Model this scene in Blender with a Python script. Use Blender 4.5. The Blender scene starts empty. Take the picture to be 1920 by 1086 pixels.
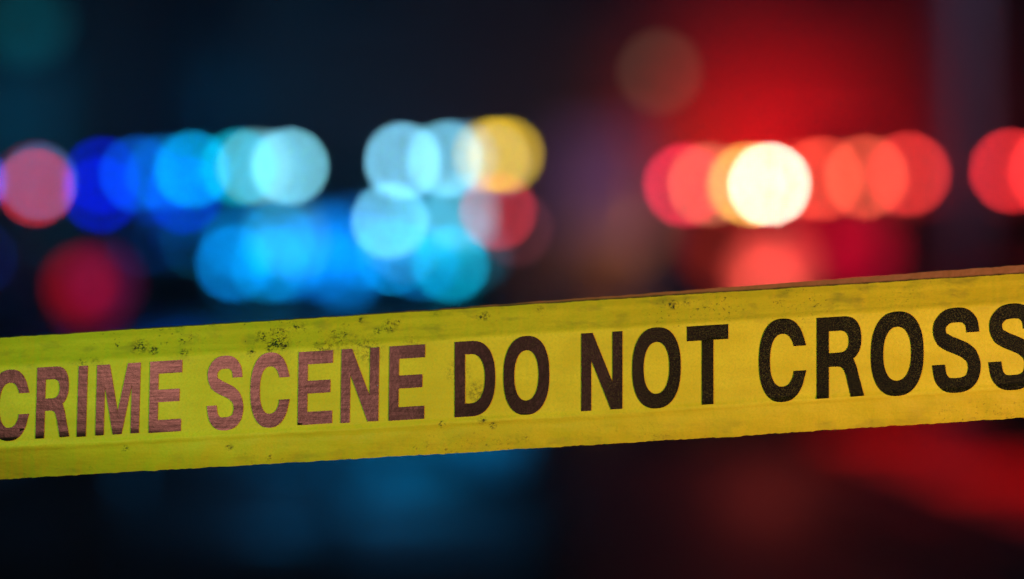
import bpy, bmesh, math, random
from mathutils import Vector, Matrix
from mathutils.geometry import tessellate_polygon
random.seed(7)
R = math.radians
sc = bpy.context.scene
COL = sc.collection

# ------------------------------------------------------------------ camera
CAM_Z = 1.10
FPX = 1920 * 85 / 36.0           # focal length in photo pixels
FOCUS = 1.23
cam_d = bpy.data.cameras.new('camera')
cam_d.lens = 85; cam_d.sensor_width = 36; cam_d.clip_end = 500; cam_d.clip_start = 0.05
cam_d.dof.use_dof = True
cam_d.dof.focus_distance = FOCUS
cam_d.dof.aperture_fstop = 1.89
cam_d.dof.aperture_ratio = 1.0
cam = bpy.data.objects.new('camera', cam_d)
cam.location = (0, 0, CAM_Z); cam.rotation_euler = (R(90), 0, 0)
COL.objects.link(cam); sc.camera = cam
sc.view_settings.view_transform = 'Standard'; sc.view_settings.look = 'None'
sc.view_settings.exposure = 0; sc.view_settings.gamma = 1
sc.cycles.use_adaptive_sampling = False
sc.cycles.use_denoising = True
sc.cycles.max_bounces = 6; sc.cycles.diffuse_bounces = 2; sc.cycles.glossy_bounces = 3
sc.cycles.volume_bounces = 0
sc.cycles.sample_clamp_indirect = 1.0
sc.cycles.caustics_reflective = False; sc.cycles.caustics_refractive = False

# ------------------------------------------------------------------ night sky
w = bpy.data.worlds.new('World'); sc.world = w; w.use_nodes = True
nt = w.node_tree; bg = nt.nodes['Background']
sky = nt.nodes.new('ShaderNodeTexSky'); sky.sky_type = 'NISHITA'; sky.sun_disc = False
sky.sun_elevation = R(-4); sky.sun_rotation = R(150)
nt.links.new(sky.outputs[0], bg.inputs[0]); bg.inputs[1].default_value = 0.02

# ------------------------------------------------------------------ lights
def P(px, py, D):
    """the world point that stands D metres ahead of the camera at that bearing"""
    return Vector(((px - 960) / FPX * D, D, CAM_Z + (543 - py) / FPX * D))

def light(name, kind, loc, col, power, radius=0.05, target=None, size=None, spot=None, blend=.6):
    d = bpy.data.lights.new(name, kind); d.color = col; d.energy = power
    if kind == 'AREA':
        d.shape = 'DISK'; d.size = size
    else:
        d.shadow_soft_size = radius
    if kind == 'SPOT':
        d.spot_size = R(spot); d.spot_blend = blend
    o = bpy.data.objects.new(name, d); o.location = loc
    if target is not None:
        o.rotation_euler = (Vector(target) - Vector(loc)).to_track_quat('-Z', 'Y').to_euler()
    COL.objects.link(o); return o

# added fills on the tape, unseen near the camera: warm, green, red for sheen
light('warm_tape_fill', 'SPOT', (.76, .72, 1.07), (1.0, .63, .36), 34, .05, (.06, 1.23, 1.06), spot=42, blend=1)
light('green_tape_fill', 'SPOT', (-.76, .72, 1.18), (.10, 1.0, .28), 22, .05, (.02, 1.23, 1.04), spot=42, blend=1)
light('red_sheen_fill', 'AREA', (-0.40, -1.0, 1.09), (1.0, .33, .26), 6.8, size=.27, target=(-.13, 1.23, 1.07))
# the patrol cars' lamps, thrown into the misty air and on to the bodywork; added fills among them
light('blue_bar_glow', 'POINT', P(330, 322, 9.5), (.0, .16, 1.0), 16, .06)
light('cyan_bar_glow', 'POINT', P(760, 310, 9.5), (.0, .45, 1.0), 12, .06)
light('blue_low_fill', 'POINT', P(650, 742, 6.2), (.0, .38, 1.0), 17, .25)  # added pair, no lamps modelled here; makes the blue glow under the tape
light('blue_low_fill', 'POINT', P(800, 735, 6.2), (.0, .45, 1.0), 14, .25)
light('red_bar_glow', 'SPOT', P(1440, 330, 20.3), (1.0, .0, .01), 700, .08, P(1480, -800, 20.6), spot=128, blend=1)
light('red_wall_fill', 'SPOT', P(1445, 310, 29.8), (1.0, .0, .006), 560, .1, P(1455, 300, 31.5), spot=132, blend=.8)  # added close to the wall, stands in for the red halo
light('red_wall_fill', 'POINT', P(1660, 430, 29.8), (1.0, .0, .06), 25, .1)
light('amber_wall_fill', 'POINT', P(1240, 470, 30.7), (1.0, .36, .12), 60, .06)  # added with no lamp behind it, for the orange-brown patch
for kx, ky, kp in ((2.42, 16.0, 340), (2.5, 14.2, 310), (2.56, 12.5, 300), (2.6, 11.0, 90)):
    light('red_streak_fill', 'SPOT', (kx, ky, 2.5), (1.0, .002, .01), kp, .05, (kx, ky + .01, 0), spot=36, blend=.7)  # added spots overhead, brighten only the red strip
light('blue_wall_fill', 'POINT', P(420, 180, 27.5), (.0, .45, 1.0), 80, .1)  # added to tint the left wall navy
light('red_headlamp_glow', 'POINT', P(1445, 545, 16.7), (1.0, .08, .05), 22, .07)
light('violet_post_fill', 'SPOT', (6.4, 12.6, 2.2), (.72, .5, .9), 170, .1, (2.60, 14.2, 2.4), spot=36)  # added out of view to light the grey post

# ------------------------------------------------------------------ materials
MATS = {}
def mat(name, col=(.5, .5, .5), rough=.5, metal=0, emit=None, es=0, spec=.5, coat=0, trans=0):
    if name in MATS: return MATS[name]
    m = bpy.data.materials.new(name); m.use_nodes = True
    b = m.node_tree.nodes['Principled BSDF']
    b.inputs['Base Color'].default_value = (*col, 1); b.inputs['Roughness'].default_value = rough
    b.inputs['Metallic'].default_value = metal; b.inputs['Specular IOR Level'].default_value = spec
    b.inputs['Coat Weight'].default_value = coat; b.inputs['Coat Roughness'].default_value = .06
    b.inputs['Transmission Weight'].default_value = trans
    if emit:
        b.inputs['Emission Color'].default_value = (*emit, 1); b.inputs['Emission Strength'].default_value = es
        m.cycles.emission_sampling = 'NONE'
    MATS[name] = m; return m

def noisy(name, c1, c2, scale, rough=(.4, .7), bump=.2, detail=6, stretch=(1, 1, 1), metal=0, bscale=None):
    m = mat(name, c1, rough[0], metal); t = m.node_tree; N = t.nodes; L = t.links
    b = N['Principled BSDF']
    tc = N.new('ShaderNodeTexCoord'); mp = N.new('ShaderNodeMapping'); mp.inputs['Scale'].default_value = stretch
    no = N.new('ShaderNodeTexNoise'); no.inputs['Scale'].default_value = scale; no.inputs['Detail'].default_value = detail
    L.new(tc.outputs['Object'], mp.inputs[0]); L.new(mp.outputs[0], no.inputs[0])
    rp = N.new('ShaderNodeMix'); rp.data_type = 'RGBA'
    rp.inputs[6].default_value = (*c1, 1); rp.inputs[7].default_value = (*c2, 1)
    L.new(no.outputs[0], rp.inputs[0]); L.new(rp.outputs[2], b.inputs['Base Color'])
    mr = N.new('ShaderNodeMapRange'); mr.inputs[1].default_value = .3; mr.inputs[2].default_value = .7
    mr.inputs[3].default_value = rough[0]; mr.inputs[4].default_value = rough[1]
    L.new(no.outputs[0], mr.inputs[0]); L.new(mr.outputs[0], b.inputs['Roughness'])
    bn = N.new('ShaderNodeTexNoise'); bn.inputs['Scale'].default_value = bscale or scale * 6
    L.new(mp.outputs[0], bn.inputs[0])
    bp = N.new('ShaderNodeBump'); bp.inputs['Strength'].default_value = bump; bp.inputs['Distance'].default_value = .01
    L.new(bn.outputs[0], bp.inputs['Height']); L.new(bp.outputs[0], b.inputs['Normal'])
    return m

M_white = noisy('white_car_paint', (.62, .63, .65), (.55, .56, .58), 3, (.42, .5), .01)
M_black = noisy('black_car_paint', (.012, .012, .014), (.02, .02, .022), 3, (.34, .42), .01)
M_glass = mat('dark_window_glass', (.015, .018, .02), .06, 0, spec=.6)
M_rub = noisy('tyre_rubber', (.018, .018, .018), (.03, .03, .03), 20, (.7, .85), .3)
M_rim = mat('wheel_alloy', (.10, .10, .105), .5, .5)
M_plas = noisy('black_plastic', (.02, .02, .02), (.03, .03, .03), 12, (.4, .55), .1)
M_steel = mat('painted_steel_tube', (.05, .05, .055), .35, .6)
M_lens = mat('clear_lamp_lens', (.12, .12, .13), .35, .0)
M_redlens = mat('red_lamp_lens', (.3, .01, .012), .15)

# ------------------------------------------------------------------ helpers
def link(name, bm, m, parent=None, smooth=False, loc=None):
    me = bpy.data.meshes.new(name); bmesh.ops.recalc_face_normals(bm, faces=bm.faces)
    bm.to_mesh(me); bm.free()
    if smooth:
        for p in me.polygons: p.use_smooth = True
    me.materials.append(m)
    o = bpy.data.objects.new(name, me); COL.objects.link(o)
    if parent: o.parent = parent
    if loc is not None: o.location = loc
    return o

def tag(o, label, cat, group=None, kind=None):
    if label: o['label'] = label
    if cat: o['category'] = cat
    if group: o['group'] = group
    if kind: o['kind'] = kind
    return o

def empty(name, loc, label, cat, group=None, rz=0):
    o = bpy.data.objects.new(name, None); o.location = loc; o.rotation_euler = (0, 0, rz)
    o.empty_display_size = .2; COL.objects.link(o); return tag(o, label, cat, group)

def box(bm, c, s, bev=0, rot=None):
    g = bmesh.ops.create_cube(bm, size=1)
    vs = g['verts']
    bmesh.ops.scale(bm, vec=s, verts=vs)
    if bev:
        es = list({e for v in vs for e in v.link_edges})
        r = bmesh.ops.bevel(bm, geom=es, offset=bev, segments=2, affect='EDGES', profile=.6)
        vs = list({v for f in r['faces'] for v in f.verts} | {v for v in vs if v.is_valid})
    if rot is not None: bmesh.ops.rotate(bm, cent=(0, 0, 0), matrix=rot, verts=vs)
    bmesh.ops.translate(bm, vec=c, verts=vs); return vs

def cyl(bm, p0, p1, r0, r1=None, seg=20):
    p0, p1 = Vector(p0), Vector(p1); d = p1 - p0
    g = bmesh.ops.create_cone(bm, cap_ends=True, segments=seg, radius1=r0, radius2=r0 if r1 is None else r1, depth=d.length)
    bmesh.ops.rotate(bm, cent=(0, 0, 0), matrix=d.to_track_quat('Z', 'Y').to_matrix(), verts=g['verts'])
    bmesh.ops.translate(bm, vec=(p0 + p1) / 2, verts=g['verts']); return g['verts']

def loft(bm, rings, cap=True):
    vs = [[bm.verts.new(p) for p in r] for r in rings]
    for a, b in zip(vs, vs[1:]):
        n = len(a)
        for i in range(n):
            bm.faces.new((a[i], a[(i + 1) % n], b[(i + 1) % n], b[i]))
    if cap:
        bm.faces.new(vs[0]); bm.faces.new(vs[-1])
    return vs

def quad(bm, pts, th=.006):
    """a thin slab on four points"""
    p = [Vector(q) for q in pts]; n = (p[1] - p[0]).cross(p[3] - p[0]).normalized() * th
    a = [bm.verts.new(q - n) for q in p]; b = [bm.verts.new(q + n) for q in p]
    bm.faces.new(a); bm.faces.new(b)
    for i in range(4): bm.faces.new((a[i], a[(i + 1) % 4], b[(i + 1) % 4], b[i]))

# ------------------------------------------------------------------ the setting
M_asph = noisy('wet_asphalt', (.028, .028, .03), (.055, .055, .058), 1.2, (.5, .75), .35, bscale=60)
M_conc = noisy('wet_pavement', (.10, .10, .10), (.16, .155, .15), 2.5, (.3, .6), .3, bscale=50)
M_line = noisy('worn_white_line', (.75, .75, .72), (.5, .5, .48), 6, (.25, .5), .2, bscale=60)
M_soil = noisy('dark_soil', (.02, .022, .018), (.04, .045, .03), 1.5, (.8, .9), .4)
M_asph.node_tree.nodes['Principled BSDF'].inputs['Specular IOR Level'].default_value = .18
def sheet(name, x0, x1, y0, y1, z, m, n=1):
    bm = bmesh.new()
    vs = [bm.verts.new(p) for p in ((x0, y0, z), (x1, y0, z), (x1, y1, z), (x0, y1, z))]
    bm.faces.new(vs)
    return tag(link(name, bm, m), None, None, kind='structure')
sheet('ground', -150, 150, -40, 300, -.02, M_soil)
sheet('road', -28, 28, -8, 28.0, -.008, M_asph)
bm = bmesh.new(); box(bm, (0, 29.2, .055), (56, 2.4, .13), .01)
tag(link('pavement', bm, M_conc), None, None, kind='structure')
M_streak = noisy('red_streak_paint', (.62, .012, .02), (.42, .01, .015), 5, (.35, .6), .2, bscale=50)  # added strip; its red stands for the streak of red light on the road
bm = bmesh.new()
k0, k1 = [(2.02, 23.0), (2.42, 23.0)], [(2.34, 8.0), (2.78, 8.0)]
loft(bm, [[(x, y, -.012), (x + wd_, y, -.012), (x + wd_, y, .11), (x + wd_ - .02, y, .13), (x + .02, y, .13), (x, y, .11)] for x, y, wd_ in ((2.10, 16.7, .72), (2.20, 13.0, .72), (2.34, 8.0, .72))])
tag(link('red_streak_strip', bm, M_streak), None, None, kind='structure')

# dark brick building behind
M_brick = mat('dark_brick', (.12, .07, .06), .85)
t = M_brick.node_tree; bt = t.nodes.new('ShaderNodeTexBrick'); tc = t.nodes.new('ShaderNodeTexCoord')
mp = t.nodes.new('ShaderNodeMapping'); mp.inputs['Rotation'].default_value = (R(90), 0, 0)
bt.inputs['Scale'].default_value = 4; bt.inputs['Color1'].default_value = (.13, .075, .06, 1)
bt.inputs['Color2'].default_value = (.09, .055, .05, 1); bt.inputs['Mortar'].default_value = (.16, .15, .14, 1)
t.links.new(tc.outputs['Object'], mp.inputs[0]); t.links.new(mp.outputs[0], bt.inputs[0])
t.links.new(bt.outputs[0], t.nodes['Principled BSDF'].inputs['Base Color'])
M_roofm = noisy('building_roof', (.05, .05, .05), (.07, .07, .07), 2)
M_frame = mat('window_frame_paint', (.3, .3, .3), .5)
M_teal = mat('lit_window', (.05, .1, .1), .3, emit=(.0, .35, .7), es=.06)
def building(x0, x1, y, h, label, lit=(), z0=1.75, lm=None):
    r = empty('brick_building', ((x0 + x1) / 2, y, 0), label, 'building', 'dark buildings beyond the road')
    bm = bmesh.new(); wd = x1 - x0
    box(bm, (0, 4, h / 2), (wd, 8, h)); link('wall', bm, M_brick, r)
    bm = bmesh.new(); box(bm, (0, 4, h + .12), (wd + .4, 8.4, .24), .03); link('roof', bm, M_roofm, r)
    bm = bmesh.new(); box(bm, (0, -.05, .22), (wd - .02, .1, .44), .01); link('plinth', bm, M_conc, r)
    n = int(wd // 2.6)
    for fl in range(int(h // 3)):
        for i in range(n):
            x = -wd / 2 + (i + .5) * wd / n; z = z0 + fl * 3
            key = (fl, i)
            if fl == 0 and i == 0:
                bm = bmesh.new(); box(bm, (x, -.02, 1.2), (1.0, .08, 2.1), .01); d = link('door', bm, M_plas, r)
                bm = bmesh.new(); cyl(bm, (x + .38, -.12, 1.05), (x + .38, -.05, 1.05), .025); link('handle', bm, M_rim, d)
                continue
            bm = bmesh.new()
            for (cx, cz, sx, sz) in ((0, .7, 1.3, .09), (0, -.7, 1.3, .09), (-.62, 0, .07, 1.31), (.62, 0, .07, 1.31), (0, 0, .05, 1.31)):
                box(bm, (x + cx, -.03, z + cz), (sx, .1, sz))
            f = link('window', bm, M_frame, r)
            bm = bmesh.new(); box(bm, (x, -.012, z), (1.17, .03, 1.3)); link('pane', bm, lm if key in lit else M_glass, f)
            bm = bmesh.new(); box(bm, (x, -.1, z - .78), (1.45, .2, .07), .01); link('sill', bm, M_conc, f)
    return r
M_viol = mat('violet_haze_pane', (.05, .05, .1), .3, emit=(.6, .22, .70), es=.10)  # glowing pane added to give the purple haze
building(-18.7, -5.0, 31.0, 7.6, 'dark two storey brick building behind the blue lit patrol car, one blue window', lit=((0, 4),), z0=3.3, lm=M_teal)
building(-3.4, 5.7, 31.5, 9.6, 'tall dark brick building behind the gap between the patrol cars, one pane glowing violet as haze', lit=((0, 1),), z0=2.5, lm=M_viol)
building(6.0, 18.8, 31.0, 7.6, 'low dark brick building behind the grey lamp post at the far edge of the road')

# ------------------------------------------------------------------ lamps
HAZE = .0045
EMI = {}
def lens_mat(col, D, rs, rdisc=None):
    """lens material bright enough to show as a disc of that linear colour when out of focus"""
    rd = 83 * (1 - FOCUS / D); rp = rs * FPX / D
    k = (rd / rp) ** 2 if rp < rd else 1.0
    k *= math.exp(HAZE * D)
    m = max(col); key = (tuple(round(c / m, 2) for c in col), round(m * k, 1))
    if key not in EMI:
        EMI[key] = mat('lit_lamp_lens_%d' % len(EMI), (.1, .1, .1), .3, emit=tuple(c / m for c in col), es=m * k)
    return EMI[key]

def lamp(name, parent, base, px, py, D, col, rs=.02, housing=M_plas):
    """small round lamp on a housing; the lens faces the camera side"""
    p = P(px, py, D) - base
    bm = bmesh.new(); cyl(bm, p + Vector((0, .055, 0)), p, rs * 1.5, rs * 1.3, 20)
    h = link(name, bm, housing, parent)
    bm = bmesh.new()
    g = bmesh.ops.create_uvsphere(bm, u_segments=20, v_segments=10, radius=rs)
    bmesh.ops.scale(bm, vec=(1, .4, 1), verts=g['verts']); bmesh.ops.translate(bm, vec=p + Vector((0, -.004, 0)), verts=g['verts'])
    return bm, lens_mat(col, D, rs)

# ------------------------------------------------------------------ vehicles
def sect(y, hw, z0, z1, n=28, e=5.0, tumble=.0):
    out = []
    for i in range(n):
        a = 2 * math.pi * i / n + math.pi / n
        c, s = math.cos(a), math.sin(a)
        x = hw * math.copysign(abs(c) ** (2 / e), c); z = math.copysign(abs(s) ** (2 / e), s)
        x *= 1 - tumble * max(0, z)
        out.append(((x), y, (z0 + z1) / 2 + z * (z1 - z0) / 2))
    return out

def build_car(name, base, label, suv, group, paint, door_paint, rz=0, belt=None, rh=None):
    r = empty(name, base, label, 'police car', group, rz)
    Lh = 2.45; hw = .99 if suv else .93; belt = belt or .96; rh = rh or belt + .46
    hood = belt - .06
    bm = bmesh.new()
    st = [(-Lh, .70, .34, hood - .30), (-Lh + .06, .84, .27, hood - .16), (-Lh + .22, .93, .22, hood - .07), (-Lh + .6, 1, .2, hood - .01),
          (-1.15, 1, .2, hood + .03), (-.95, 1, .2, belt), (0, 1, .2, belt), (1.4, 1, .2, belt), (2.0, .99, .22, belt - (.0 if suv else .02)),
          (2.3, .95, .26, belt - .05), (2.42, .88, .32, belt - .12), (2.47, .78, .4, belt - .25)]
    loft(bm, [sect(y, hw * k, a, b, tumble=.07) for y, k, a, b in st])
    body = link('body', bm, paint, r, True)
    # cabin with windows standing a little proud of it
    yb0, yb1 = -1.0, (2.3 if suv else 1.75); yt0, yt1 = -.28, (2.0 if suv else 1.05)
    wb, wt = hw * .90, hw * .70
    zb = belt - .03
    def cab(f, fy, z):  # corner ring
        return None
    bm = bmesh.new()
    ring = lambda y0, y1, x, z: [(-x, y0, z), (x, y0, z), (x, y1, z), (-x, y1, z)]
    loft(bm, [ring(yb0, yb1, wb, zb), ring(yt0, yt1, wt, rh - .03), ring(yt0 + .06, yt1 - .06, wt - .06, rh)])
    bmesh.ops.bevel(bm, geom=[e for e in bm.edges], offset=.03, segments=2, affect='EDGES')
    link('cabin', bm, paint, r, True)
    def face(p00, p10, p11, p01, i=.08, j=.1):
        p00, p10, p11, p01 = map(Vector, (p00, p10, p11, p01))
        f = lambda s, t: p00.lerp(p10, s).lerp(p01.lerp(p11, s), t)
        return [f(i, j), f(1 - i, j), f(1 - i, 1 - j), f(i, 1 - j)]
    zt = rh - .03
    bm = bmesh.new(); quad(bm, face((-wb, yb0, zb), (wb, yb0, zb), (wt, yt0, zt), (-wt, yt0, zt), .05, .08), .012)
    ws = link('windscreen', bm, M_glass, r)
    bm = bmesh.new(); quad(bm, face((-wb, yb1, zb), (wb, yb1, zb), (wt, yt1, zt), (-wt, yt1, zt), .08, .12), .012)
    link('rear_window', bm, M_glass, r)
    for s in (-1, 1):
        A, B, C_, D_ = (s * wb, yb0, zb), (s * wb, yb1, zb), (s * wt, yt1, zt), (s * wt, yt0, zt)
        f = face(A, B, C_, D_, 0, .12)
        g = lambda u, v: f[0].lerp(f[1], u).lerp(f[3].lerp(f[2], u), v)
        for u0, u1 in ((.08, .46), (.50, .90)):
            bm = bmesh.new(); quad(bm, [g(u0, 0), g(u1, 0), g(u1, 1), g(u0, 1)], .01); link('side_window', bm, M_glass, r)
        for y0, y1 in ((-.85, .32), (.36, 1.42)):
            bm = bmesh.new(); box(bm, (s * (hw - .004), (y0 + y1) / 2, .62), (.03, y1 - y0, belt - .46), .012)
            d = link('door', bm, door_paint, r)
            bm = bmesh.new(); box(bm, (s * (hw + .022), y1 - .14, belt - .2), (.025, .16, .03), .008); link('handle', bm, M_plas, d)
        bm = bmesh.new(); box(bm, (s * (hw + .08), -.78, belt + .08), (.2, .1, .14), .03); link('mirror', bm, M_plas, r, True)
        # lamps of the car itself, switched off
        bm = bmesh.new(); box(bm, (s * hw * .70, -Lh + .09, hood - .24), (.36, .12, .15), .03, Matrix.Rotation(s * R(-14), 3, 'Z')) 
        link('headlight', bm, M_lens, r, True)
        bm = bmesh.new(); box(bm, (s * hw * .74, 2.43, belt - .22), (.34, .1, .16), .03); link('tail_light', bm, M_redlens, r, True)
        for y in (-1.55, 1.45):
            bm = bmesh.new(); vs = cyl(bm, (s * (hw - .23), y, .345), (s * (hw + .005), y, .345), .345, None, 36)
            bmesh.ops.bevel(bm, geom=[e for e in bm.edges if len(e.link_faces) == 2 and any(len(fc.verts) > 8 for fc in e.link_faces)], offset=.035, segments=3, affect='EDGES')
            wl = link('wheel', bm, M_rub, r, True)
            bm = bmesh.new(); cyl(bm, (s * (hw - .02), y, .345), (s * (hw + .012), y, .345), .21, .17, 28)
            for k in range(5):
                a = k * 2 * math.pi / 5
                box(bm, (s * (hw + .014), y + .1 * math.sin(a), .345 + .1 * math.cos(a)), (.02, .035, .16), 0, Matrix.Rotation(-a, 3, 'X')) if False else None
            link('rim', bm, M_rim, wl)
            bm = bmesh.new()
            pts = []
            for k in range(13):
                a = math.pi * k / 12
                pts.append((y + .41 * math.cos(a), .345 + .41 * math.sin(a)))
            inn = [(y + .355 * math.cos(math.pi * k / 12), .345 + .355 * math.sin(math.pi * k / 12)) for k in range(13)]
            for k in range(12):
                q = [pts[k], pts[k + 1], inn[k + 1], inn[k]]
                v1 = [bm.verts.new((s * (hw + .018), a_, b_)) for a_, b_ in q]; v0 = [bm.verts.new((s * (hw - .03), a_, b_)) for a_, b_ in q]
                bm.faces.new(v1); bm.faces.new(v0)
                for m in range(4): bm.faces.new((v1[m], v1[(m + 1) % 4], v0[(m + 1) % 4], v0[m]))
            link('wheel_arch', bm, M_plas, r)
    bm = bmesh.new(); box(bm, (0, -Lh - .005, hood - .25), (.8, .06, .16), .015)
    for k in range(4): box(bm, (0, -Lh - .045, hood - .31 + k * .04), (.76, .02, .012))
    link('grille', bm, M_plas, r)
    bm = bmesh.new(); box(bm, (0, -Lh + .03, .40), (hw * 1.86, .2, .26), .07); link('bumper', bm, paint, r, True)
    bm = bmesh.new()
    for s in (-1, 1):
        cyl(bm, (s * .3, -Lh - .16, .25), (s * .3, -Lh - .19, hood - .08), .03)
        cyl(bm, (s * .3, -Lh - .17, .40), (s * .3, -Lh + .02, .40), .025)
    for z in (.42, .62, hood - .12):
        cyl(bm, (-.34, -Lh - .18, z), (.34, -Lh - .18, z), .026)
    link('push_bumper', bm, M_steel, r, True)
    return r, rh, ws

def light_bar(r, x0, x1, y, z, base, lamps, D):
    """housing along the roof, with each lamp a sub-part of it"""
    bm = bmesh.new()
    cx = (x0 + x1) / 2; box(bm, (cx, y + .14, z), (x1 - x0 + .12, .26, .11), .035)
    for s in (x0 + .18, x1 - .18): box(bm, (s, y + .14, z - .09), (.08, .12, .09), .01)
    bar = link('light_bar', bm, M_plas, r, True)
    return bar

def add_lamps(bar, base, lst, D, housing=M_plas):
    for L in lst:
        px, py, col = L[:3]; rs = L[3] if len(L) > 3 else .02 * D / 9.0; d = L[4] if len(L) > 4 else D
        p = P(px, py, d) - base
        bm = bmesh.new(); g = bmesh.ops.create_uvsphere(bm, u_segments=20, v_segments=10, radius=rs)
        bmesh.ops.scale(bm, vec=(1, .5, 1), verts=g['verts'])
        bmesh.ops.translate(bm, vec=p, verts=g['verts'])
        link('lamp', bm, lens_mat(col, d, rs), bar, True)

GP = 'patrol cars behind the tape'
def C(r, g, b, k=1.0):   # sRGB bytes -> linear
    f = lambda c: ((c / 255 + .055) / 1.055) ** 2.4 if c > 10 else c / 255 / 12.92
    return tuple(max(f(v) * k, 1e-4) for v in (r, g, b))

# --- blue patrol car, bar at 9 m
D1 = 9.0; base1 = Vector((-.775, 9.35, 0))
car1, rh1, ws1 = build_car('patrol_car', base1, 'patrol car with a long blue, cyan and amber light bar on its roof', False, GP, M_black, M_white)
zb = CAM_Z + (543 - 325) / FPX * D1
bar1 = light_bar(car1, -.80, .80, D1 - base1.y, zb, base1, None, D1)
add_lamps(bar1, base1, [
    (190, 329, C(0, 10, 150)), (188, 366, C(0, 8, 150)), (258, 326, C(0, 62, 150)), (307, 324, C(0, 70, 130)),
    (345, 366, C(0, 30, 150)), (290, 352, C(0, 15, 90)), (361, 318, C(0, 135, 190)), (447, 314, C(0, 140, 165)), (479, 312, C(75, 120, 125)),
    (543, 312, C(108, 186, 205)), (508, 318, C(30, 85, 110)),
    (755, 302, C(115, 190, 220)), (836, 298, C(95, 165, 185)), (862, 296, C(50, 90, 115)), (922, 292, C(165, 135, 10)), (948, 290, C(165, 135, 30)),
    (925, 303, C(40, 60, 80))], D1)
# lamps along the windscreen glass
def on_glass(lst, base, belt_, rh_, off=.05):
    """give each lamp the distance at which its bearing meets the sloping windscreen"""
    out = []; zb_, zt_ = belt_ - .03, rh_ - .03
    for L in lst:
        d = base.y - .7
        for _ in range(8):
            z = CAM_Z + (543 - L[1]) / FPX * d
            d = base.y - 1.0 + (z - zb_) / (zt_ - zb_) * .72 - off - (L[3] if len(L) > 3 else .02) * 1.3
        out.append((L[0], L[1], L[2], L[3] if len(L) > 3 else .02, d))
    return out
bm = bmesh.new()
pv = P(640, 500, 8.72) - base1; box(bm, pv, (1.0, .05, .05), .01)
vis = link('dash_light_and_wash', bm, M_plas, car1)
add_lamps(vis, base1, on_glass([
    (438, 494, C(0, 98, 165)), (505, 497, C(0, 85, 125)), (446, 455, C(0, 70, 120)), (520, 450, C(0, 92, 130)), (585, 470, C(0, 55, 105)), (545, 470, C(0, 50, 90)), (670, 470, C(0, 60, 110)), (622, 455, C(0, 60, 120), .035), (648, 508, C(0, 85, 150), .04), (590, 440, C(0, 60, 110), .045), (660, 440, C(0, 60, 120), .045), (700, 480, C(0, 60, 110), .035), (480, 455, C(0, 50, 90), .035), (885, 478, C(0, 60, 75), .035), (537, 495, C(0, 80, 140)), (600, 497, C(0, 50, 105)), (645, 495, C(0, 75, 135)),
    (737, 487, C(0, 125, 185)), (790, 492, C(0, 70, 120)), (845, 496, C(0, 125, 155))], base1, .96, 1.42), 8.7)
bm = bmesh.new()
pv = P(760, 418, 8.97) - base1; box(bm, pv, (.75, .05, .05), .01)
vis2 = link('visor_light_bar', bm, M_plas, car1)
add_lamps(vis2, base1, on_glass([
    (535, 432, C(35, 85, 100), .05), (731, 414, C(95, 172, 200)), (858, 402, C(90, 150, 165), .045), (800, 420, C(10, 105, 135), .05), (850, 425, C(0, 90, 110), .04),
    (934, 397, C(150, 30, 40)), (966, 428, C(58, 22, 28))], base1, .96, 1.42), 8.9)

# --- left edge patrol car, only its lamp end in view
D0 = 10.2; base0 = Vector((-2.85, 10.6, 0))
car0, rh0, _ = build_car('patrol_car', base0, 'patrol car cut by the edge of the photo, one pink and red roof lamp showing', False, GP, M_black, M_white)
bar0 = light_bar(car0, -.75, .83, D0 - base0.y, CAM_Z + (543 - 344) / FPX * D0, base0, None, D0)
add_lamps(bar0, base0, [(67, 350, C(165, 30, 38)), (71, 341, C(50, 88, 135)), (65, 338, C(70, 10, 18)), (-60, 340, C(0, 60, 190)), (-150, 340, C(0, 60, 190))], D0)
bm = bmesh.new(); pc = P(172, 548, 8.44) - base1
box(bm, pc, (.22, .1, .18), .04); cyl(bm, pc + Vector((.0, .05, -.05)), pc + Vector((-.02, .14, -.17)), .02)
mk = link('spotlight', bm, M_plas, car1, True)
add_lamps(mk, base1, [(158, 538, C(135, 0, 6), .055), (190, 532, C(65, 0, 42), .06), (168, 558, C(75, 0, 8), .06)], 8.37)

# --- red patrol vans
D2 = 20.0; base2 = Vector((1.99, 19.6, 0))
suv1, rh2, ws2 = build_car('patrol_van', base2, 'patrol vehicle with a row of red roof lamps around one glaring white lamp', True, 'red lit patrol vehicles', M_black, M_white, belt=1.22, rh=1.86)
bar2 = light_bar(suv1, -.72, .72, D2 - base2.y, CAM_Z + (543 - 343) / FPX * D2, base2, None, D2)
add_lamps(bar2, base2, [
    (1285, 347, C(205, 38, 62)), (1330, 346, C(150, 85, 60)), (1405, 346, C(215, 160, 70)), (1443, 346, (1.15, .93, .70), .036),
    (1541, 335, C(190, 62, 44)), (1500, 338, C(120, 30, 22)), (1365, 350, C(100, 8, 12), .12, D2 + .075), (1480, 352, C(105, 8, 12), .14, D2 + .075), (1560, 342, C(80, 6, 10), .12, D2 + .075)], D2)  # large dim ones set back are added red glow behind the row
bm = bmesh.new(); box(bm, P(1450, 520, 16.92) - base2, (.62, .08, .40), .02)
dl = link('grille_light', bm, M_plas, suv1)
add_lamps(dl, base2, [(1440, 512, C(185, 62, 52), .14), (1462, 500, C(160, 55, 48), .15)], 16.8)

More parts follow.
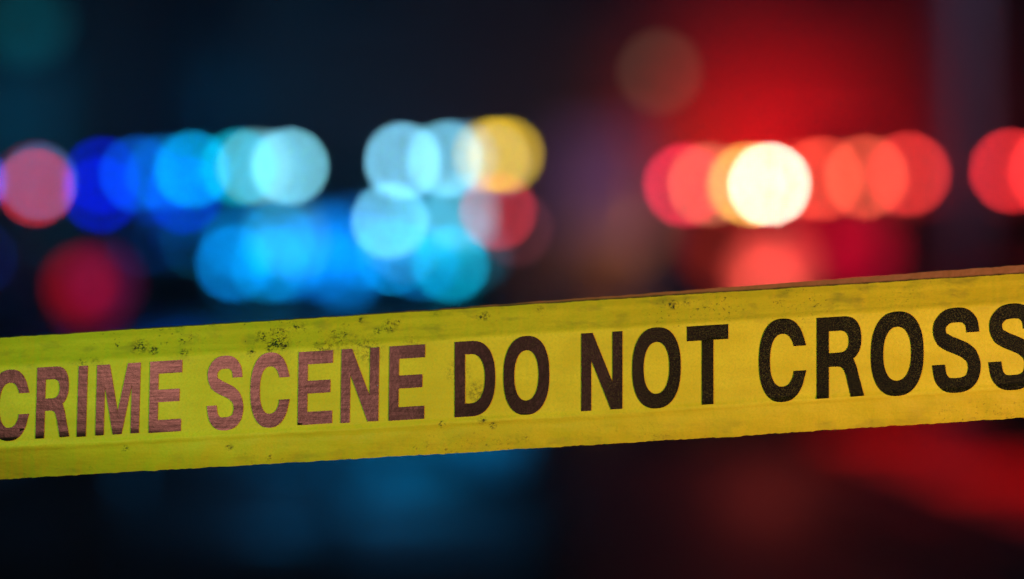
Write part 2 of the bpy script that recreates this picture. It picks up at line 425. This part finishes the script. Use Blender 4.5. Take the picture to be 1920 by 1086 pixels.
bm = bmesh.new(); box(bm, P(1480, 470, 18.86) - base2, (1.25, .05, .05), .01)  # bar and dim red emitters added to paint the wash below the roof lamps
red_wash = link('dash_light_and_wash', bm, M_plas, suv1)
add_lamps(red_wash, base2, on_glass([(1350, 462, C(105, 22, 12), .15), (1560, 458, C(125, 0, 18), .15), (1625, 474, C(115, 0, 22), .15), (1470, 440, C(120, 4, 10), .15)], base2, 1.22, 1.86, .04), 18.8)
D3 = 22.0; base3 = Vector((4.12, 22.0, 0))
suv2, rh3, _ = build_car('patrol_van', base3, 'patrol vehicle behind the grey post, red roof lamps on both sides of it', True, 'red lit patrol vehicles', M_black, M_white, belt=1.28, rh=2.02)
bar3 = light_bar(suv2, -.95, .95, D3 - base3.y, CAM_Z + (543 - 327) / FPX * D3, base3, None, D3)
add_lamps(bar3, base3, [(1624, 332, C(185, 72, 50)), (1703, 327, C(200, 44, 42)), (1690, 330, C(80, 25, 20)), (1640, 336, C(80, 6, 10), .13, D3 + .075), (1735, 334, C(70, 5, 10), .13, D3 + .075),  # large dim pair is added red glow behind the lamps
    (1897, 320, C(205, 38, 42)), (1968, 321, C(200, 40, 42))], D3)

# --- grey post between the two red vehicles
post = empty('lamp_post', (2.62, 14.2, .13), 'tall grey steel post standing between the red lit vehicles', 'lamp post')
M_post = noisy('grey_post_paint', (.42, .42, .43), (.34, .34, .35), 5, (.4, .6), .1)
bm = bmesh.new(); cyl(bm, (0, 0, .5), (0, 0, 6.2), .11, .10, 28); link('pole', bm, M_post, post, True)
bm = bmesh.new(); cyl(bm, (0, 0, -.008), (0, 0, .06), .22, .2, 28); cyl(bm, (0, 0, .06), (0, 0, .5), .15, .14, 28); link('base', bm, M_post, post, True)
bm = bmesh.new(); cyl(bm, (0, 0, 6.15), (0, -1.1, 6.55), .04, .035, 14); link('arm', bm, M_post, post, True)
bm = bmesh.new(); box(bm, (0, -1.35, 6.55), (.24, .6, .1), .03); link('lantern', bm, M_plas, post, True)

# --- far street lamps
def street_lamp(p, col, rs, label):
    D = p.y
    r = empty('street_lamp', (p.x, p.y + .3, .0), label, 'street lamp', 'street lamps far down the road')
    h = p.z
    bm = bmesh.new(); cyl(bm, (0, .25, 0), (0, .25, h + .35), .06, .045, 18); link('pole', bm, M_post, r, True)
    bm = bmesh.new(); cyl(bm, (0, .25, h + .33), (0, -.25, h + .33), .03, .03, 12); link('arm', bm, M_post, r, True)
    bm = bmesh.new(); cyl(bm, (0, -.3, h + .10), (0, -.3, h + .36), rs * 1.3, rs * .5, 24); sh = link('lantern', bm, M_plas, r, True)
    bm = bmesh.new(); g = bmesh.ops.create_uvsphere(bm, u_segments=20, v_segments=12, radius=rs)
    bmesh.ops.translate(bm, vec=(0, -.3, h), verts=g['verts']); link('globe', bm, lens_mat(col, D, rs), sh, True)
street_lamp(P(1237, 135, 26.0), C(50, 36, 26), .09, 'dim brownish street lamp glowing above the patrol cars, beside the red glare')
street_lamp(P(48, 40, 27.0), C(0, 52, 60), .24, 'dim teal street lamp high above the blue lights')

# ------------------------------------------------------------------ the tape
def lerp(a, b, t): return a + (b - a) * t
def interp(tab, x):
    if x <= tab[0][0]: (a, b) = tab[0], tab[1]
    elif x >= tab[-1][0]: (a, b) = tab[-2], tab[-1]
    else:
        for a, b in zip(tab, tab[1:]):
            if a[0] <= x <= b[0]: break
    return lerp(a[1], b[1], (x - a[0]) / (b[0] - a[0]))
def hn(x, s=0):  # smooth 1d noise
    from mathutils import noise
    return noise.noise(Vector((x, s * 7.3, 1.7)))
TOP = [(0, 634), (700, 590), (1220, 557), (1920, 513)]
BOT = [(0, 899), (700, 858.5), (1300, 823), (1920, 783)]
def smooth_interp(tab, x): return sum(interp(tab, x + d) for d in (-160, -80, 0, 80, 160)) / 5
def top_y(x): return smooth_interp(TOP, x) + .9 * hn(x / 23, 1) + .7 * hn(x / 7, 2)
def bot_y(x): return smooth_interp(BOT, x) + 1.5 * hn(x / 31, 3) + 1.3 * hn(x / 8, 4)
def ss(a, b, x):
    t = min(1, max(0, (x - a) / (b - a))); return t * t * (3 - 2 * t)
def depth(x, v):
    """distance ahead of the camera of the film, v = 0 at the upper edge and 1 at the lower"""
    d = FOCUS + .004 * math.sin(x / 700.0) 
    vu = .215 + .012 * hn(x / 300, 5); vl = .785 + .02 * hn(x / 260, 6)
    d += .0045 * ss(vu + .02, vu - .2, v) if False else 0
    tu = max(0, vu - v); tl = max(0, v - vl)
    d += tu * .045 + tl * tl * .10 - tl * .010
    # raised ridges where the film was folded
    d -= .0007 * math.exp(-((v - vu + .022) / .010) ** 2) + .0017 * math.exp(-((v - vl) / .017) ** 2) * (.6 + .8 * abs(hn(x / 120, 31)))
    d += .014 * ss(420, -150, x) * ss(.70, 1.05, v)
    d -= .0005 * math.exp(-((v - .045) / .02) ** 2)
    # slack of the film: long shallow waves
    d += (.0006 * math.sin(x / 95 + 3 * v) * hn(x / 400, 8) + .0009 * hn(x / 260, 9)) * .7
    d += (.00004 + .0005 * ss(vl - .02, vl + .06, v) + .0003 * ss(vu - .02, vu - .1, v)) * hn(x / 45, 20 + v * 1.1)
    return d
def film(x, y, lift=0):
    t, b = top_y(x), bot_y(x); v = (y - t) / (b - t)
    return P(x, y, depth(x, v) - lift)

X0, X1 = -2250, 4150
tape = empty('barrier_tape', P(960, 710, FOCUS), 'dirty yellow barrier tape printed CRIME SCENE DO NOT CROSS, stretched in front of the lights', 'barrier tape')
T0 = Vector(tape.location)
GRIME = [(262, 650, 21, 1), (288, 658, 12, 1), (345, 661, 11, .8), (335, 617, 10, .9), (490, 632, 16, 1), (524, 628, 22, 1), (530, 643, 20, 1), (508, 650, 16, .9),
    (470, 660, 12, .7), (400, 607, 8, .8), (604, 655, 26, .5), (640, 640, 36, .45), (690, 655, 36, .5), (730, 612, 18, 1), (708, 621, 9, 1), (745, 604, 9, 1), (676, 600, 9, .9),
    (828, 796, 9, .9), (905, 788, 12, .8), (924, 798, 9, .9), (985, 822, 10, .8), (910, 592, 12, .8), (1010, 577, 13, .7), (860, 700, 30, .4), (895, 735, 26, .5), (1262, 571, 13, 1), (1288, 569, 10, .5),
    (155, 678, 12, .6), (178, 675, 10, .6), (430, 838, 9, .8), (235, 842, 10, .7), (505, 858, 9, .7), (900, 594, 9, .8), (770, 650, 30, .3), (560, 610, 22, .35), (820, 585, 16, .4)]
M_film = bpy.data.materials.new('yellow_tape_film'); M_film.use_nodes = True
def film_nodes(m, ink):
    t = m.node_tree; N, L = t.nodes, t.links; b = N['Principled BSDF']
    tc = N.new('ShaderNodeTexCoord')
    def noise(scale, detail=3, st=(1, 1, 1), rough=.5):
        mp = N.new('ShaderNodeMapping'); mp.inputs['Scale'].default_value = st
        L.new(tc.outputs['Object'], mp.inputs[0])
        n = N.new('ShaderNodeTexNoise'); n.inputs['Scale'].default_value = scale; n.inputs['Detail'].default_value = detail
        n.inputs['Roughness'].default_value = rough
        L.new(mp.outputs[0], n.inputs[0]); return n.outputs[0]
    def rng(v, a, b_, c=0, d=1):
        n = N.new('ShaderNodeMapRange'); n.inputs[1].default_value = a; n.inputs[2].default_value = b_
        n.inputs[3].default_value = c; n.inputs[4].default_value = d; L.new(v, n.inputs[0]); return n.outputs[0]
    def mul(a, b_):
        n = N.new('ShaderNodeMath'); n.operation = 'MULTIPLY'; L.new(a, n.inputs[0])
        if isinstance(b_, float): n.inputs[1].default_value = b_
        else: L.new(b_, n.inputs[1])
        return n.outputs[0]
    def add(a, b_):
        n = N.new('ShaderNodeMath'); n.operation = 'ADD'; L.new(a, n.inputs[0]); L.new(b_, n.inputs[1]); n.use_clamp = True
        return n.outputs[0]
    def mix(f, a, b_):
        n = N.new('ShaderNodeMix'); n.data_type = 'RGBA'; L.new(f, n.inputs[0])
        for k, q in ((6, a), (7, b_)):
            if isinstance(q, tuple): n.inputs[k].default_value = (*q, 1)
            else: L.new(q, n.inputs[k])
        return n.outputs[2]
    uv = N.new('ShaderNodeUVMap'); sp = N.new('ShaderNodeSeparateXYZ'); L.new(uv.outputs[0], sp.inputs[0])
    V = sp.outputs[1]
    film_c = mix(rng(noise(60, 5), .3, .7), (.74, .53, .036), (.65, .45, .027))
    film_c = mix(rng(noise(9, 5, (1, 1, 7)), .42, .75, 0, .7), film_c, (.56, .38, .014))
    film_c = mix(rng(noise(900, 2), .42, .72, 0, .55), film_c, (.50, .40, .03))
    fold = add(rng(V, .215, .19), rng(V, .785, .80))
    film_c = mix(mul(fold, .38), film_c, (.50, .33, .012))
    # grime in specks, thick in the band above the lettering
    band = rng(V, .30, .08)
    band2 = rng(V, .84, .97)
    bands = add(add(mul(band, 1.0), mul(band2, .55)), rng(noise(1, 0), 0, .001, .12, .12))
    clus = rng(noise(22, 3), .50, .66)
    sp1 = rng(noise(520, 3, rough=.7), .60, .68)
    sp2 = rng(noise(190, 5, (1, 1, 1.3), .75), .635, .69)
    d1 = mul(mul(sp1, clus), bands); d2 = mul(mul(sp2, rng(noise(14, 2), .48, .6)), bands)
    dirt = add(d1, d2)
    # grime spots where the film carries them: place (photo px), reach, how dense
    pos = tc.outputs['Object']
    fine = rng(noise(700, 4, rough=.75), .50, .57); coarse = rng(noise(330, 4, rough=.7), .50, .56)
    spots = None
    for px, py, rr, kk in GRIME:
        c = film(px, py) - T0
        vd = N.new('ShaderNodeVectorMath'); vd.operation = 'DISTANCE'; L.new(pos, vd.inputs[0]); vd.inputs[1].default_value = c
        f = rng(vd.outputs['Value'], rr * .000271, rr * .000271 * .35, 0, kk)
        spots = f if spots is None else add(spots, f)
    wob = rng(noise(160, 3), .35, .62)
    dirt = add(dirt, mul(mul(spots, rng(noise(110, 3), .30, .5)), fine)); dirt = add(dirt, mul(mul(spots, mul(coarse, .8)), wob))
    soft = mul(mul(rng(noise(75, 4, (1, 1, 2.5)), .52, .72), bands), .55)
    film_c = mix(soft, film_c, (.22, .17, .03))
    film_c = mix(dirt, film_c, (.03, .028, .02))
    # bump
    bn1 = noise(420, 4); bn2 = noise(30, 3, (1, 1, 9))
    bsum = add(mul(bn1, .35), mul(bn2, .65))
    bp = N.new('ShaderNodeBump'); bp.inputs['Strength'].default_value = .5; bp.inputs['Distance'].default_value = .0011
    L.new(bsum, bp.inputs['Height']); L.new(bp.outputs[0], b.inputs['Normal'])
    if ink:
        g = noise(2900, 0)
        sx = N.new('ShaderNodeSeparateXYZ'); L.new(tc.outputs['Object'], sx.inputs[0])
        thr = rng(g, .60, .68)
        wearz = add(rng(sx.outputs[0], -.02, .08, .06, .75), rng(noise(12, 2), .4, .7, 0, .2))
        c = mix(mul(thr, wearz), (.004, .004, .005), (.085, .065, .02))
        chip = rng(noise(240, 5, rough=.8), .70, .74)
        c = mix(mul(chip, .6), c, (.4, .3, .03))
        L.new(c, b.inputs['Base Color'])
        b.inputs['Roughness'].default_value = .23; L.new(rng(noise(2300, 1), .38, .62, .46, .64), b.inputs['Specular IOR Level'])
        bp.inputs['Strength'].default_value = .10
    else:
        L.new(film_c, b.inputs['Base Color'])
        L.new(rng(noise(50, 3), .3, .7, .34, .52), b.inputs['Roughness'])
        b.inputs['Specular IOR Level'].default_value = .22
film_nodes(M_film, False)
M_ink = bpy.data.materials.new('black_tape_ink'); M_ink.use_nodes = True; film_nodes(M_ink, True)

# film as one curved sheet
bm = bmesh.new(); uvl = bm.loops.layers.uv.new('uv')
xs = []
x = X0
while x < X1:
    xs.append(x); x += 4 if -100 < x < 2020 else 24
xs.append(X1)
NV = 56
rows = []
for x in xs:
    t, b = top_y(x), bot_y(x)
    rows.append([(bm.verts.new(P(x, lerp(t, b, j / NV), depth(x, j / NV)) - T0), x, j / NV) for j in range(NV + 1)])
for r0, r1 in zip(rows, rows[1:]):
    for j in range(NV):
        q = (r0[j], r0[j + 1], r1[j + 1], r1[j])
        f = bm.faces.new([k[0] for k in q])
        for lp, k in zip(f.loops, q): lp[uvl].uv = ((k[1]) / 266.0, k[2])
o = link('film', bm, M_film, tape, True)
# upper hem of the film folded over behind, showing above the front layer
M_hem = noisy('shaded_tape_back', (.27, .085, .04), (.23, .07, .035), 40, (.5, .7), .1)  # brown-red colour holds the hem's shade and the red glow through it
bm = bmesh.new(); prev = None
for x in xs:
    rise = 1.0 + 17.0 * ss(450, 2300, x) + .9 * hn(x / 33, 12) * ss(600, 1200, x) if x > 0 else 0.6
    t = top_y(x); ring = []
    for k in range(5):
        y = t + 22 - (22 + rise) * k / 4
        ring.append(bm.verts.new(P(x, y, depth(x, 0) + .0022 + .0008 * k) - T0))
    if prev:
        for k in range(4): bm.faces.new((prev[k], prev[k + 1], ring[k + 1], ring[k]))
    prev = ring
o = link('folded_hem', bm, M_hem, tape, True)

# ---- lettering
def sup(cx, cy, rx, ry, a0, a1, n=24, e=2.35):
    out = []
    for i in range(n + 1):
        a = R(lerp(a0, a1, i / n)); c, s = math.cos(a), math.sin(a)
        out.append((cx + rx * math.copysign(abs(c) ** (2 / e), c), cy + ry * math.copysign(abs(s) ** (2 / e), s)))
    return out
def catmull(p, n=10):
    q = [p[0]] + list(p) + [p[-1]]; out = []
    for i in range(1, len(q) - 2):
        a, b, c, d = q[i - 1], q[i], q[i + 1], q[i + 2]
        for k in range(n):
            t = k / n
            out.append(tuple(.5 * ((2 * b[m]) + (-a[m] + c[m]) * t + (2 * a[m] - 5 * b[m] + 4 * c[m] - d[m]) * t * t + (-a[m] + 3 * b[m] - 3 * c[m] + d[m]) * t ** 3) for m in (0, 1)))
    out.append(p[-1]); return out
def make_S():
    W, H = 91.0, 160.0
    cl = catmull([(.835, .70), (.80, .815), (.675, .893), (.49, .912), (.30, .893), (.165, .815), (.145, .725), (.20, .645), (.34, .585),
                  (.52, .537), (.70, .480), (.825, .395), (.865, .28), (.81, .165), (.675, .103), (.49, .088), (.30, .107), (.175, .19), (.125, .34)])
    Lf, Rt = [], []
    for i, p in enumerate(cl):
        a = cl[max(0, i - 1)]; b = cl[min(len(cl) - 1, i + 1)]
        tx, ty = (b[0] - a[0]) * W, (b[1] - a[1]) * H; l = math.hypot(tx, ty); tx /= l; ty /= l
        if i == 0 or i == len(cl) - 1: tx, ty = 0.0, (1.0 if i == 0 else 1.0)
        hwd = lerp(14.0, 11.9, abs(ty) ** 1.5)
        if abs(p[1] - .537) < .12 and .2 < p[0] < .85: hwd += .8
        nx, ny = -ty, tx
        Lf.append(((p[0] * W + nx * hwd) / W, (p[1] * H + ny * hwd) / H)); Rt.append(((p[0] * W - nx * hwd) / W, (p[1] * H - ny * hwd) / H))
    return Lf + Rt[::-1]
def make_C():
    o = [(.995, .66)] + sup(.515, .5, .48, .5, 32, 328, 60) + [(1.0, .365), (.745, .365)]
    i = sup(.515, .5, .255, .315, 328, 32, 50)
    return o + i + [(.745, .66)]
GL = {
    'I': ([(0, 0), (0, 1), (1, 1), (1, 0)],),
    'E': ([(0, 0), (0, 1), (1, 1), (1, .825), (.27, .825), (.27, .60), (.935, .60), (.935, .425), (.27, .425), (.27, .175), (1, .175), (1, 0)],),
    'T': ([(.36, 0), (.36, .812), (0, .812), (0, 1), (1, 1), (1, .812), (.64, .812), (.64, 0)],),
    'N': ([(0, 0), (0, 1), (.275, 1), (.76, .35), (.76, 1), (1, 1), (1, 0), (.72, 0), (.24, .655), (.24, 0)],),
    'M': ([(0, 0), (0, 1), (.29, 1), (.5, .32), (.71, 1), (1, 1), (1, 0), (.81, 0), (.81, .70), (.6, 0), (.4, 0), (.19, .70), (.19, 0)],),
    'O': (sup(.5, .5, .5, .5, 0, 355, 71), sup(.5, .5, .265, .318, 0, 355, 71, 2.25)),
    'D': ([(0, 0), (0, 1)] + sup(.40, .5, .60, .5, 90, -90, 40, 2.4), [(.255, .175), (.255, .825)] + sup(.40, .5, .345, .325, 90, -90, 36, 2.3)),
    'R': ([(0, 0), (0, 1), (.50, 1)] + sup(.56, .705, .38, .295, 88, 0, 16, 2.4) + sup(.56, .705, .38, .27, 0, -58, 12, 2.2)[1:]
          + [(.80, .43), (.845, .36), (.88, .27), (1.0, .004), (.72, .0), (.615, .27), (.575, .335), (.52, .372), (.45, .383), (.255, .385), (.255, 0)],
          [(.255, .556), (.255, .824), (.47, .824)] + sup(.47, .69, .205, .134, 85, -85, 22, 2.5) + [(.47, .556)]),
    'S': (make_S(),), 'C': (make_C(),),
}
# letter, left, right, cap and base line at the middle of the letter, lean (px the top stands right of the foot)
LT = [('C', -20, 53, 693, 827, 3), ('R', 66, 129.5, 687.5, 821, 4), ('I', 143.5, 160.5, 686, 819, 4), ('M', 178.5, 260, 682.3, 814.5, 3.6), ('E', 278.5, 338.6, 676.6, 810.3, 3),
      ('S', 387.5, 455.5, 667, 807, 1), ('C', 469, 542.6, 661, 802, 1), ('E', 558, 622.2, 658.5, 795.5, 2), ('N', 638.5, 709, 653, 791.5, 2), ('E', 728.5, 795, 647.6, 787.2, 2),
      ('D', 852.5, 928.5, 639, 780.5, 0), ('O', 944, 1030, 630, 778, 0), ('N', 1090, 1167, 623.2, 769, 0), ('O', 1185.5, 1276.5, 613.8, 766, 0), ('T', 1288.3, 1365.5, 610, 758.5, 0),
      ('C', 1423, 1512, 597.3, 754, 0), ('R', 1531.5, 1620.5, 593.5, 745.5, 0), ('O', 1633, 1732, 584, 742.7, 0), ('S', 1748, 1839, 576.7, 736.7, 0), ('S', 1853.5, 1945.5, 569, 731.7, 0)]
def put_letter(ch, l, r, yt, yb, lean):
    bm = bmesh.new(); uvl = bm.loops.layers.uv.new('uv')
    polys = GL[ch]
    allx = [p[0] for p in polys[0]]; ally = [p[1] for p in polys[0]]
    x0, x1, y0, y1 = min(allx), max(allx), min(ally), max(ally)
    pts = [[Vector(((p[0] - x0) / (x1 - x0), (p[1] - y0) / (y1 - y0), 0)) for p in q] for q in polys]
    flat = [v for q in pts for v in q]
    tris = tessellate_polygon(pts)
    b2 = bmesh.new(); vs = []
    W = r - l
    for v in flat:
        x = l + v.x * W + (v.y - .0) * lean * (1 if lean else 0)
        sl = -.0615
        y = lerp(yb, yt, v.y) + (v.x - .5) * W * sl
        vs.append(b2.verts.new((x, y, 0)))
    for t in tris:
        try: b2.faces.new([vs[k] for k in t])
        except ValueError: pass
    step = 9.0
    k = math.floor(l / step) * step
    while k < r + step:
        g = b2.verts[:] + b2.edges[:] + b2.faces[:]
        bmesh.ops.bisect_plane(b2, geom=g, plane_co=(k, 0, 0), plane_no=(1, 0, 0)); k += step
    k = math.floor(yt / step) * step - step
    while k < yb + 2 * step:
        g = b2.verts[:] + b2.edges[:] + b2.faces[:]
        bmesh.ops.bisect_plane(b2, geom=g, plane_co=(0, k, 0), plane_no=(0, 1, 0)); k += step * .7
    mp = {}
    for v in b2.verts:
        x, y = v.co.x, v.co.y
        mp[v] = (bm.verts.new(film(x, y, .00028) - T0), x, y)
    for f in b2.faces:
        q = [mp[v] for v in f.verts]
        nf = bm.faces.new([k_[0] for k_ in q])
        if nf.calc_area() < 1e-12: continue
        for lp, k_ in zip(nf.loops, q):
            t_, b_ = top_y(k_[1]), bot_y(k_[1]); lp[uvl].uv = (k_[1] / 266.0, (k_[2] - t_) / (b_ - t_))
    b2.free(); link('letter', bm, M_ink, tape, True)
PER = 2085
for ch, l, r_, yt, yb, ln in LT:
    put_letter(ch, l, r_, yt, yb, ln)
for ph in (-1, 1):
    for ch, l, r_, yt, yb, ln in LT:
        cx = (l + r_) / 2; c2 = cx + ph * PER
        if not (X0 + 60 < c2 < X1 - 60): continue
        t, b = top_y(c2), bot_y(c2)
        v0, v1 = ((.235, .735) if ph < 0 else (.205, .775))
        put_letter(ch, l + ph * PER, r_ + ph * PER, lerp(t, b, v0), lerp(t, b, v1), 0)

# ------------------------------------------------------------------ mist
bm = bmesh.new(); box(bm, (0, 24, 6.0), (90, 56, 14.2))
m = bpy.data.materials.new('night_mist'); m.use_nodes = True
N = m.node_tree.nodes; N.remove(N['Principled BSDF'])
pv = N.new('ShaderNodeVolumePrincipled'); pv.inputs['Color'].default_value = (.8, .84, .9, 1)
pv.inputs['Density'].default_value = HAZE; pv.inputs['Anisotropy'].default_value = .0
m.node_tree.links.new(pv.outputs[0], N['Material Output'].inputs['Volume'])
hz = tag(link('haze', bm, m), None, None, kind='stuff')
